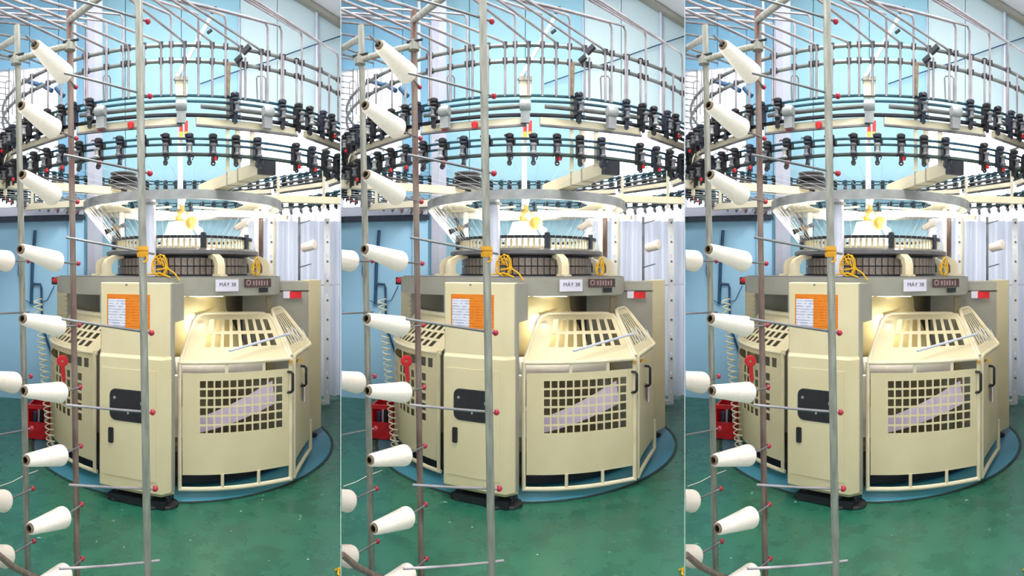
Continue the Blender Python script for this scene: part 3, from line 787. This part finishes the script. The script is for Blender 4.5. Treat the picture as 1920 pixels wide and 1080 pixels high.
fd = MB()
fd.box((.022, 0, -.045), .022, .022, .058)
fd.lathe([(0, .026), (.030, .026), (.033, .034), (.033, .046), (.022, .054), (0, .054)], (.036, 0, -.01), n=10)
fd.lathe([(0, -.006), (.029, -.006), (.029, .006), (0, .006)], (.040, 0, .000), n=10)
fd.box((.03, 0, -.122), .016, .011, .024)
fd.lathe([(.008, -.005), (.019, -.005), (.019, .005), (.008, .005), (.008, -.005)], (.042, 0, -.145), (1, 0, 0), 8)
fd.tube([(.03, .01, -.10), (.075, .03, -.115), (.085, .02, -.135)], .004, 5)
fd.tube([(.03, -.01, .02), (.07, -.035, .03), (.09, -.03, .015)], .004, 5)
fd.lathe([(0, 0), (.014, 0), (.014, .03), (0, .03)], (.004, .030, -.02), n=7)
shared('feeder_a', fd, 'black')
shared('feeder_b', fd, 'black_navy')
shared('feed_wheel', MB().lathe([(0, -.034), (.022, -.034), (.024, -.026), (.015, -.016), (.015, .012), (.024, .022), (.024, .030), (0, .030)], (.066, 0, -.057), n=10), 'plate')
shared('feed_wheel_b', MB().lathe([(0, -.034), (.022, -.034), (.024, -.026), (.015, -.016), (.015, .012), (.024, .022), (.024, .030), (0, .030)], (.066, 0, -.057), n=10), 'grey_rim')
shared('stop_lamp', MB().lathe([(0, 0), (.013, 0), (.015, .006), (.015, .020), (.010, .026), (0, .026)], (.052, 0.018, -.132), n=8), 'red')
def feeder(d, z, k, lamp, twist=0.0):
    if outside([pol(d, RF + .05, z)]): return
    e = pol(d, 1, 0) - pol(d, 0, 0)
    mw = frame(pol(d, RF + .006, z), Matrix.Rotation(twist, 3, 'Z') @ e) @ Matrix.Diagonal((.9, .82, .95, 1))
    f_ = place('feeder_a' if k % 3 else 'feeder_b', 'yarn_feeder', km, mw)
    if f_ is None: return
    place('feed_wheel' if k % 4 else 'feed_wheel_b', 'feed_wheel', f_, mw)
    if lamp: place('stop_lamp', 'stop_lamp', f_, mw)
for k in range(72):
    d = -90 + 5.0 * k
    rel = abs((d + 90 + 180) % 360 - 180)
    if 17 < (d + 90 + 180) % 360 - 180 < 23: continue
    feeder(d, 2.335, k, rel > 16 and k % 3 != 1 or k == 1)
for k in range(90):
    d = -90 + 4.0 * k
    rel = abs((d + 90 + 180) % 360 - 180)
    if rel > 23 or k in (2, 5): feeder(d + 1.5, 2.600, k + 1, rel > 30 and k % 3 == 0, .25 * (-1) ** k)
for px, py in ((833, 240), (890, 235)):
    d, rho = ring_deg(px, RF)
    emit(MB().lathe([(0, -.02), (.014, -.02), (.02, 0), (.02, .016), (.008, .024), (0, .024)], pol(d, RF, 1.55 + (505 - py) / 1000 * rho), n=10), 'stop_lamp', 'red', km)

# ---- yarn-tube rings A and B with the tubes that come over from the creels
zA, zB = 2.93, 2.832
full_ring(RF, zA, .0125, 'tube_ring', 'ringtube', -90 - 115, -90 + 112, 64, 8)
full_ring(RF, zB, .0125, 'tube_ring', 'ringtube', -90 - 115, -90 + 112, 64, 8)
shared('clip', MB().box((0, 0, 0), .012, .014, .017), 'dark')
def down_tube(px, ytop, start=None, ybot=2.61, rs=.0075, out=.025, m='steel'):
    d, rho = ring_deg(px, RF + out)
    top = at(px, ytop, rho)
    foot = Vector((top.x, top.y, ybot))
    pts = [foot, Vector((top.x, top.y, (top.z + ybot) / 2)), top - Vector((0, 0, .03))]
    if start is not None:
        s_ = at(*start); dd = (s_ - top).normalized()
        pts += [top + dd * .02, top + dd * .06] + line(top + dd * .10, s_, 6)
    else: pts += [top]
    o = emit(MB().tube(pts, rs, 6), 'guide_tube', m, km)
    for z in (zA, zB):
        if z < top.z + .01:
            dd_, r_ = ring_deg(px, RF + .008)
            place('clip', 'clip', o, frame(pol(dd_, RF + .008, z), pol(dd_, 1, 0) - pol(dd_, 0, 0)))
    return o
down_tube(804, 96, (630, 14, 2.7)); down_tube(844, 91, (630, -4, 2.6)); down_tube(886, 85, (655, -6, 2.6)); down_tube(947, 80, (700, -8, 2.5))
down_tube(991, 80, (872, -14, 2.6)); down_tube(1043, 80, (915, -14, 2.6)); down_tube(1096, 88, (950, -12, 2.6)); down_tube(1135, 95, (965, -14, 2.5))
down_tube(808, 45, (630, 32, 3.1)); down_tube(845, 40, (630, 24, 3.1)); down_tube(876, 28, (630, 16, 3.1))
down_tube(966, 28, (880, -8, 2.8)); down_tube(1017, 27, (915, -6, 2.8)); down_tube(1068, 30, (985, 4, 2.9))
down_tube(1147, 44, (935, -6, 2.8)); down_tube(1173, 50, (930, -9, 2.75)); down_tube(1211, 63, (1085, -12, 2.6)); down_tube(1245, 81, (1095, -12, 2.6)); down_tube(1279, 102, (1100, -14, 2.55))
for px, y in ((1105, 108), (1176, 104), (1201, 112), (1244, 132), (1262, 140), (915, 84), (760, 112), (735, 122), (705, 138), (690, 146)):
    down_tube(px, y)
# loose tubes passing over on the left
for (a, b) in (((630, 25, 2.9), (765, 44, 3.6)), ((630, 40, 2.9), (756, 55, 3.6)), ((630, 62, 2.8), (720, 78, 3.4)), ((630, 84, 2.8), (730, 122, 3.5)), ((630, 98, 2.8), (700, 118, 3.5)), ((630, 108, 2.8), (670, 112, 3.4))):
    emit(MB().tube(line(at(*a), at(*b), 4), .007, 6), 'guide_tube', 'steel_dark', km)
# diagonal brace, black clamps, wire loops
emit(MB().tube([at(974, 150, 3.36), at(1008, 90, 3.6), at(1040, 32, 3.9)], .014, 8), 'diagonal_brace', 'mast', km)
emit(MB().box(at(985, 165, 3.30), .035, .03, .055), 'mast_block', 'cream_in', km)
emit(MB().box(at(985, 150, 3.29), .04, .034, .012), 'mast_block_cap', 'galv', km)
for (a, b, w) in (((1100, 100), (1114, 86), .028), ((1087, 116), (1098, 106), .026), ((1034, 62), (1042, 56), .014), ((1040, 20), (1052, 18), .03)):
    emit(MB().beam(at(*a, 3.28), at(*b, 3.26), w, w), 'pipe_clamp', 'dark', km)
emit(MB().beam(at(1072, 180, 3.30), at(1074, 118, 3.30), .024, .02), 'clamp_post', 'card', km)
for (x0, x1, y0, y1) in ((1126, 1143, 143, 192), (670, 690, 128, 190), (655, 668, 152, 215), (838, 852, 142, 190)):
    d, rho = ring_deg((x0 + x1) / 2, RF)
    emit(MB().tube([at(x0 + 2, y1, rho), at(x0, y0 + 4, rho), at(x0 + 2, y0, rho), at(x1 - 3, y0, rho), at(x1, y0 + 5, rho), at(x1, y1, rho)], .0045, 6), 'wire_loop', 'steel_dark', km)
for (a, b) in (((690, 150, 4.1), (720, 160, 4.0)), ((722, 158, 3.9), (742, 170, 3.8)), ((750, 165, 3.8), (764, 180, 3.75))):
    emit(MB().tube([at(*a), at(*b)], .018, 8), 'blue_sleeve', 'conduit', km)
for k in range(11):
    y = 132 + 11 * k
    emit(MB().tube([at(634, y - 2, 4.4), at(662 - 2 * (k % 3), y + 1, 4.3)], .0045, 5), 'guide_wire', 'steel_dark', km)
emit(MB().tube([at(662, 128, 4.3), at(661, 262, 4.3)], .006, 6), 'guide_wire', 'steel_dark', km)
# yarns
yb = MB()
for k in range(72):
    d = -90 + 5 * k + 1
    a, b, c = pol(d, RF + .04, 2.19), pol(d + 2, .895, 2.155), pol(d + 4, .63, 1.80)
    if outside([a]): continue
    yb.tube([a, b], .0011, 3, cap=False); yb.tube([pol(d + 2, .895, 2.08), c], .0014, 3, cap=False)
for k in range(14):
    d = -185 + 4.4 * k
    yb.tube([pol(d, .90, 2.085), pol(d * .55 - 72, .66, 1.79)], .0010, 3, cap=False)
emit(yb, 'yarn_strands', 'white', km, kind='stuff', label='white yarns running in to the knitting head')

# ================================================================ things in and around the machine
emit(MB().lathe([(0, 0), (.022, 0), (.085, .002), (.09, .01), (.09, .70), (.085, .71), (.022, .712), (0, .712)], atz(972, 4.20, .77), (1, .06, 0), 24), 'fabric_roll', 'fabric_white', label='white roll of knitted fabric lying behind the guard door', cat='fabric roll')
def strip(fn, nu, nv, th):
    return MB().sheet(fn, [i / nu for i in range(nu + 1)], [j / nv for j in range(nv + 1)], lambda i, j: True, th)
ca, cb = at(986, 806, 4.1), at(1158, 735, 4.15)
cu_ = Vector((0, .10, .14))
emit(strip(lambda u, v, w: ca.lerp(cb, u) + cu_ * (v - .5) * (.6 + .5 * u) + Vector((0, 0, -.03 * math.sin(math.pi * u))) + Vector((0, -.8, .5)) * w, 12, 4, .004), 'fabric_sheet', 'lilac', label='pale lilac cloth slung diagonally behind the square door mesh', cat='fabric')
emit(MB().box(atz(978, 3.98, .60), .03, .03, .16).box(atz(976, 4.02, .40), .06, .05, .10), 'white_bundle', 'fabric_white', label='white cloth bundle in the gap between leg and guard door', cat='fabric')

def tangle(c, rx, rz, n, seed, r=.0045, dy=.05):
    rr = random.Random(seed); pts = []
    for i in range(n):
        t = i / n * 2 * math.pi * 5
        pts.append(Vector((c.x + rx * math.cos(t) * (.5 + .5 * rr.random()), c.y + dy * math.sin(t * .7) , c.z + rz * (math.sin(t) * .5 + .5) * (.4 + .6 * rr.random()))))
    out = []
    for i in range(len(pts) - 1):
        out += [pts[i].lerp(pts[i + 1], .0), pts[i].lerp(pts[i + 1], .5)]
    return MB().tube(out, r, 5)
t1 = tangle(atz(945, 4.00, 1.50), .07, .17, 60, 3)
t1.tube([at(938, 506, 3.98), at(958, 503, 3.96), at(972, 512, 3.92), at(982, 526, 3.90)], .006, 6).tube([at(918, 515, 3.98), at(945, 512, 3.96), at(964, 520, 3.93)], .006, 6)
emit(t1, 'cord_bundle', 'yellow', label='yellow tangle of cord beside the pale front post on the bed', cat='cord')
t2 = tangle(atz(1126, 4.30, 1.50), .035, .15, 40, 5)
emit(t2, 'cord_bundle', 'yellow', label='small yellow cord bundle at the right end of the knitting head', cat='cord')
rod = emit(MB().tube([at(1075, 658, 3.62), at(1130, 642, 3.76), at(1186, 626, 3.90)], .009, 8), 'steel_rod', 'post_lilac', label='thin steel rod lying across the slotted guard hood', cat='rod')
nb = MB()
for k in range(9):
    a = at(1180 + 4 * k, 612 + 3 * (k % 3), 3.82 + .015 * k); b = at(1192 + 3 * k, 640 - 2 * (k % 2), 3.84 + .015 * k)
    nb.tube([a, a.lerp(b, .5) + Vector((.012 * (-1) ** k, -.02, .0)), b], .0028, 5)
emit(nb, 'string_bundle', 'fabric_white', label='white string bundle caught on the side hood at the rod end', cat='string')
# red key-like tool hanging at the left guard
tp = at(763, 676, 4.15)
emit(MB().lathe([(.010, -.010), (.040, -.010), (.046, 0), (.040, .010), (.010, .010), (.010, -.010)], tp + Vector((0, -.02, .0)), (.2, -1, 0), 18)
     .prism([tp + Vector((x, -.03, z)) for x, z in ((-.016, -.03), (.016, -.03), (.026, -.15), (.008, -.165), (.0, -.15))], (0, .02, 0)), 'hanging_tool', 'red', label='bright red hand tool hanging on the round left guard', cat='tool')
# red crate
cr = thing('plastic_crate', atz(724, 5.0, 0), 'red plastic crate on the green floor left of the machine', 'crate')
cc = atz(724, 5.0, 0); hw, hd, hh = .095, .16, .30
for sx in (-1, 1): emit(MB().box(cc + Vector((sx * hw, 0, hh / 2 + .01)), .008, hd, hh / 2), 'side_panel', 'red', cr)
emit(MB().box(cc + Vector((0, hd, hh / 2 + .01)), hw, .008, hh / 2), 'back_panel', 'red', cr)
emit(MB().box(cc + Vector((0, -hd, .085)), hw, .008, .075), 'front_panel', 'red', cr)
emit(MB().box(cc + Vector((0, -hd, hh)), hw, .010, .018), 'front_rim', 'red', cr)
emit(MB().box(cc + Vector((0, 0, .02)), hw, hd, .012), 'crate_floor', 'conduit', cr)
for k in range(4): emit(MB().tube([cc + Vector((-.05 + .035 * k, -.1 + .05 * (k % 2), .06)), cc + Vector((-.04 + .03 * k, -.1 + .05 * (k % 2), .24 + .02 * (k % 3)))], .018, 8), 'spool', ('conduit', 'fabric_white', 'black', 'fabric_white')[k], cr)
# coiled hose
hp = []
h0, h1 = at(716, 560, 4.55), at(741, 838, 4.42)
for i in range(26 * 12):
    t = i / (26 * 12); a = 2 * math.pi * 26 * t
    hp.append(h0.lerp(h1, t) + Vector((math.cos(a) * .034, math.sin(a) * .034, 0)))
emit(MB().tube(hp, .0055, 5), 'coiled_hose', 'white_plastic', label='pale coiled hose hanging down beside the red crate', cat='hose')
# conduits on the low blue wall
cd = thing('wall_conduit', (lwx(707), LW, .5), 'dark blue forked conduit on the low blue wall', 'conduit')
def cw(px, py): return Vector((lwx(px), LW - .03, EYE + (HORIZON - py) / F * LW / math.cos((px - MID) / F)))
emit(MB().tube([cw(712, 432), cw(707, 500), cw(705, 570)], .020, 8), 'pipe', 'conduit', cd)
emit(MB().tube([cw(707, 532), cw(722, 533), cw(724, 540), cw(725, 610), cw(742, 660)], .014, 8), 'branch_pipe', 'conduit', cd)
emit(MB().tube([cw(690, 430), cw(683, 470), cw(680, 510), cw(690, 560), cw(710, 572), cw(735, 562), cw(748, 535)], .005, 6), 'cable', 'conduit', cd)

# right-hand background: milky plastic curtain, slotted rack posts, two cones on pegs
cv = MB()
CX0, CX1 = 1108, 1290
def cfn(u, v, w):
    px = CX0 + (CX1 - CX0) * u
    return atz(px, 6.42 + .035 * math.sin(px * .33) + .02 * math.sin(px * .11 + 1) + w, .03 + v * 2.10)
cv.sheet(cfn, [i / 90 for i in range(91)], [0, .33, .66, 1], lambda i, j: True, .004)
emit(cv, 'plastic_curtain', 'curtain', label='milky white plastic curtain hanging behind the machine on the right', cat='curtain')
rk = thing('slotted_rack', atz(1206, 6.0, 0), 'pale slotted steel rack standing before the plastic curtain', 'rack')
def slotted(px, rho, z0, z1, w):
    us_ = [px - w, px - w * .35, px + w * .35, px + w]
    zs = [z0]; z = z0 + .12
    while z < z1 - .1: zs += [z, z + .035]; z += .22
    zs.append(z1)
    return MB().sheet(lambda u, v, w_: atz(u, rho + w_, v), us_, zs, lambda i, j: not (i == 1 and j % 2 == 1), .02)
for px, z0 in ((1153, .02), (1258, .02)): 
    p_ = emit(slotted(px, 6.05, z0, 2.13, 5.2), 'post', 'white', rk)
    for k in range(9): emit(MB().lathe([(0, 0), (.013, 0), (.009, .008), (0, .009)], atz(px + 1, 6.045, .32 + .22 * k), (-.2, -1, 0), 8), 'bolt', 'plate', p_)
emit(MB().tube([atz(1206, 5.9, .02), atz(1206, 5.9, 2.13)], .014, 8), 'post', 'steel_dark', rk)
emit(MB().tube([atz(1160, 5.95, .02), atz(1160, 5.95, 2.13)], .012, 8), 'post', 'cream_beam', rk)
for y in (418, 500): emit(MB().tube([at(1204, y + 2, 5.9), at(1228, y - 5, 5.75)], .006, 6), 'peg', 'steel_dark', rk)
emit(MB().beam(at(1150, 538, 6.1), at(1284, 533, 6.1), .02, .02), 'crossbar', 'post_lilac', rk)
emit(MB().beam(atz(1153, 6.06, .04), atz(1258, 6.06, .04), .04, .05), 'foot_rail', 'white', rk)

# ---- yarn cones
def cone(small, big, rs, rb, label, core='core', group='white yarn cones on the creel', cat='yarn cone'):
    ax = (big - small); Lh = ax.length
    if outside([big]): return None
    t = thing('yarn_cone', big, label, cat, group)
    prof = [(rs * .62, .004), (rs * .86, .0), (rs, .010), (rs + (rb - rs) * .5, Lh * .5), (rb * .985, Lh * .93), (rb * .97, Lh * .965), (rb * .86, Lh * .995), (rb * .5, Lh), (0, Lh)]
    emit(MB().lathe(prof, small, ax, 24), 'yarn_winding', 'yarn', t)
    emit(MB().lathe([(rs * .50, -.008), (rs * .66, -.008), (rs * .68, .012), (rs * .50, .012), (rs * .50, -.008)], small, ax, 18), 'core_rim', 'card', t)
    emit(MB().lathe([(0, .06), (rs * .52, .06), (rs * .52, .0), (rs * .50, .0), (rs * .5, .058), (0, .058)], small, ax, 18), 'core_hole', core, t)
    return t
ORD = ['topmost', 'second', 'third', 'fourth', 'fifth', 'sixth', 'seventh', 'eighth', 'ninth']
P2 = [((711, 85), (767, 141)), ((685, 198), (747, 243)), ((687, 328), (747, 368)), ((684, 468), (752, 491)), ((688, 598), (756, 613)), ((690, 733), (760, 736)), ((694, 863), (760, 853)), ((701, 991), (765, 969)), ((712, 1100), (766, 1076))]
for i, (s_, b_) in enumerate(P2):
    lb = 'white yarn cone, %s down the rusty post' % ORD[i] if i else 'topmost white yarn cone on the rusty post'
    if i == 8: lb = 'lowest white yarn cone on the rusty post, half out of frame'
    cone(at(*s_, 2.19), at(*b_, 2.38), .0265, .0475, lb, 'core_blue' if i in (0, 1) else 'core')
P1 = [(660, 490, 'highest'), (673, 718, 'second'), (655, 940, 'third'), (659, 1044, 'lowest')]
for (x, y, w_) in P1:
    cone(at(x - 66, y - 12, 2.26), at(x, y, 2.44), .0275, .050, '%s half-hidden yarn cone left of the grey post' % w_)
cone(at(1213, 465, 5.72), at(1236, 458, 5.62), .048, .055, 'small cream cone on the dark thin rack post behind', 'core', 'cones on the rack behind')
cone(at(1086, 428, 5.75), at(1108, 417, 5.68), .03, .045, 'small dim cone under the lamp ring, on the rear rack', 'core', 'cones on the rack behind')

# ================================================================ the creel in front
cre = thing('yarn_creel', atz(790, 2.3, 0), 'tall tubular steel yarn creel with peg arms in the foreground', 'creel')
def postline(x0, y0, x1, y1, rho, zt):
    a = at(x0, y0, rho); b = at(x1, y1, rho); d = (b - a) / (b.z - a.z)
    return [a + d * (0.0 - a.z) , a + d * (zt - a.z)], (lambda z: a + d * (z - a.z))
def mkpost(x0, y0, x1, y1, rho, zt, r, m):
    pts, f = postline(x0, y0, x1, y1, rho, zt)
    o = emit(MB().tube([pts[0] + (pts[1] - pts[0]) * k / 8 for k in range(9)], r, 12), 'post', m, cre)
    emit(MB().lathe([(0, 0), (r * 2.2, 0), (r * 2.2, .006), (r * 1.1, .01), (0, .01)], pts[0], n=14), 'foot', 'galv', o)
    return o, f
po1, f1 = mkpost(677, 50, 697, 1080, 2.56, 2.72, .0155, 'galv')
po2, f2_ = mkpost(775, 22, 790, 1080, 2.50, 2.760, .0145, 'rust')
po3, f3 = mkpost(905, 0, 922, 1080, 2.00, 2.95, .0150, 'galv')
shared('knob', MB().lathe([(0, -.0125), (.0075, -.0095), (.0115, -.003), (.0115, .003), (.0075, .0095), (0, .0125)], (0, 0, 0), n=12), 'redball')
def peg(a, b, ball, post, r=.0045, m='steel_dark'):
    o = emit(MB().tube([a, b], r, 8), 'peg', m, cre)
    if ball is not None: place('knob', 'red_knob', o if o else post, Matrix.Translation(ball))
    return o
for (xl, yl, xr, yr) in ((740, -12, 922, 40), (765, 137, 926, 180), (765, 290, 926, 325), (769, 445, 934, 476), (761, 598, 929, 624), (768, 759, 931, 773), (774, 909, 936, 916), (756, 1066, 944, 1051)):
    a, b = at(xl, yl, 1.89), at(xr, yr, 2.02)
    nb_ = None if yr in (476, 1051) else b
    peg(a, b, nb_, po3, .0048, 'steel' if yl > 700 else 'steel_dark')
for i, (s_, b_) in enumerate(P2):
    sm, bg = at(*s_, 2.19), at(*b_, 2.38)
    z = bg.z + (bg.z - sm.z) * .12
    e_ = f2_(z) + Vector((.022, .02, 0))
    peg(bg.lerp(sm, -.02), e_, e_, po2)
peg(at(693, 66, 2.12), at(711, 85, 2.19), None, po2)
for (x, y, w_) in P1:
    bg = at(x, y, 2.44); e_ = f1(bg.z + .004) + Vector((.028, .02, 0))
    peg(bg, e_, e_, po1)
for y in (818, 589):
    a = at(634, y - 1, 2.45); z = a.z - .003; e_ = f1(z) + Vector((.028, .02, 0))
    peg(a, e_, e_ if y == 818 else None, po1)
# head rails and couplers
emit(MB().tube([at(679, 69, 2.56), at(634, 96, 2.8)], .016, 10), 'head_rail', 'galv', cre)
emit(MB().tube([at(672, 113, 2.53), at(776, 85, 2.47)], .015, 10), 'head_rail', 'galv', cre)
emit(MB().tube([at(776, 38, 2.5), at(840, -12, 2.1)], .016, 10), 'head_rail', 'galv', cre)
for (p_, px_) in (((675, 112, 2.54), po1), ((776, 86, 2.48), po2)):
    q = at(*p_)
    emit(MB().lathe([(0, -.022), (.026, -.022), (.028, 0), (.026, .022), (0, .022)], q, n=12), 'coupler', 'galv', px_)
    emit(MB().tube([q + Vector((-.03, -.02, .012)), q + Vector((.045, -.02, .018))], .006, 6), 'coupler_bolt', 'dark', px_)
emit(MB().tube([at(642, 1040, 2.0), at(668, 1062, 2.05), at(700, 1078, 2.2), at(740, 1092, 2.35)], .012, 8), 'base_rail', 'rust', cre)
# tape round the front post
tz = f3(at(911, 472, 2.0).z)
emit(MB().lathe([(.0155, -.018), (.021, -.020), (.023, -.004), (.019, 0), (.023, .006), (.021, .020), (.0155, .018), (.0155, -.018)], tz, n=14)
     .tube([tz + Vector((.014, -.016, -.012)), tz + Vector((.02, -.02, -.032)), tz + Vector((.004, -.022, -.04))], .004, 6), 'tape_wrap', 'orange_tape', label='yellow tape knotted round the nearest creel post', cat='tape')
# scraps on the floor
emit(MB().tube([atz(1274, 2.74, .006), atz(1278, 2.72, .02), atz(1281, 2.75, .012), atz(1279, 2.70, .008), atz(1283, 2.69, .006)], .006, 6), 'yarn_scrap', 'yellow', label='yellow scrap of yarn on the floor by the partition', cat='scrap')

emit(MB().tube([atz(644, 3.80, .004), atz(668, 3.88, .004), atz(690, 4.0, .004), atz(716, 4.1, .004)], .003, 5), 'loose_thread', 'fabric_white', label='thin white thread lying on the green floor by the creel', cat='thread')
# painted circle on the floor under the machine
fm = emit(MB().lathe([(0, 0), (1.345, 0), (1.34, .003), (0, .003)], C + Vector((0, 0, .001)), n=72), 'floor_marking', 'paint_blue', kind='structure')
emit(MB().lathe([(1.348, 0), (1.372, 0), (1.372, .003), (1.348, .003), (1.348, 0)], C + Vector((0, 0, .001)), n=72), 'floor_joint', 'joint', kind='structure')

# ================================================================ three bays side by side
SUF = ('in the left bay', 'in the middle bay', 'in the right bay')
def copy_tree(o, parent=None):
    c = o.copy(); sc.collection.objects.link(c)
    if parent is not None:
        c.parent = parent; c.matrix_parent_inverse.identity(); c.matrix_basis = o.matrix_basis.copy()
    for ch in KIDS.get(o, ()): copy_tree(ch, c)
    return c
KIDS = {}
for o in list(W):
    if o.parent is not None: KIDS.setdefault(o.parent, []).append(o)
base = {o: (o.get('label'), W[o]) for o in ROOTS}
for k in range(3):
    Rz = Matrix.Rotation(TURN[k], 4, 'Z')
    for o in ROOTS:
        c = o if k == 2 else copy_tree(o)
        lb, w = base[o]
        c.matrix_basis = Rz @ w
        if lb: c['label'] = lb + ' ' + SUF[k]

# thin sheet partitions between the bays, one floor under all
ROOTS.clear()
for i in range(4):  # outer two stand out of view, added to keep the bays' light equal
    a = TURN[0] + HALF - i * BAY
    Rz = Matrix.Rotation(a, 4, 'Z')
    o = emit(MB().box((0, (1.75 + 7.1) / 2, 3.6), .0008, (7.1 - 1.75) / 2, 3.6), 'wall_partition', 'partition', kind='structure', clip=False)
    o.matrix_basis = Rz @ W[o]
fl = emit(MB().box((0, 3, -.05), 12, 12, .05), 'floor', 'floor', kind='structure', clip=False)
fl.matrix_basis = W[fl]
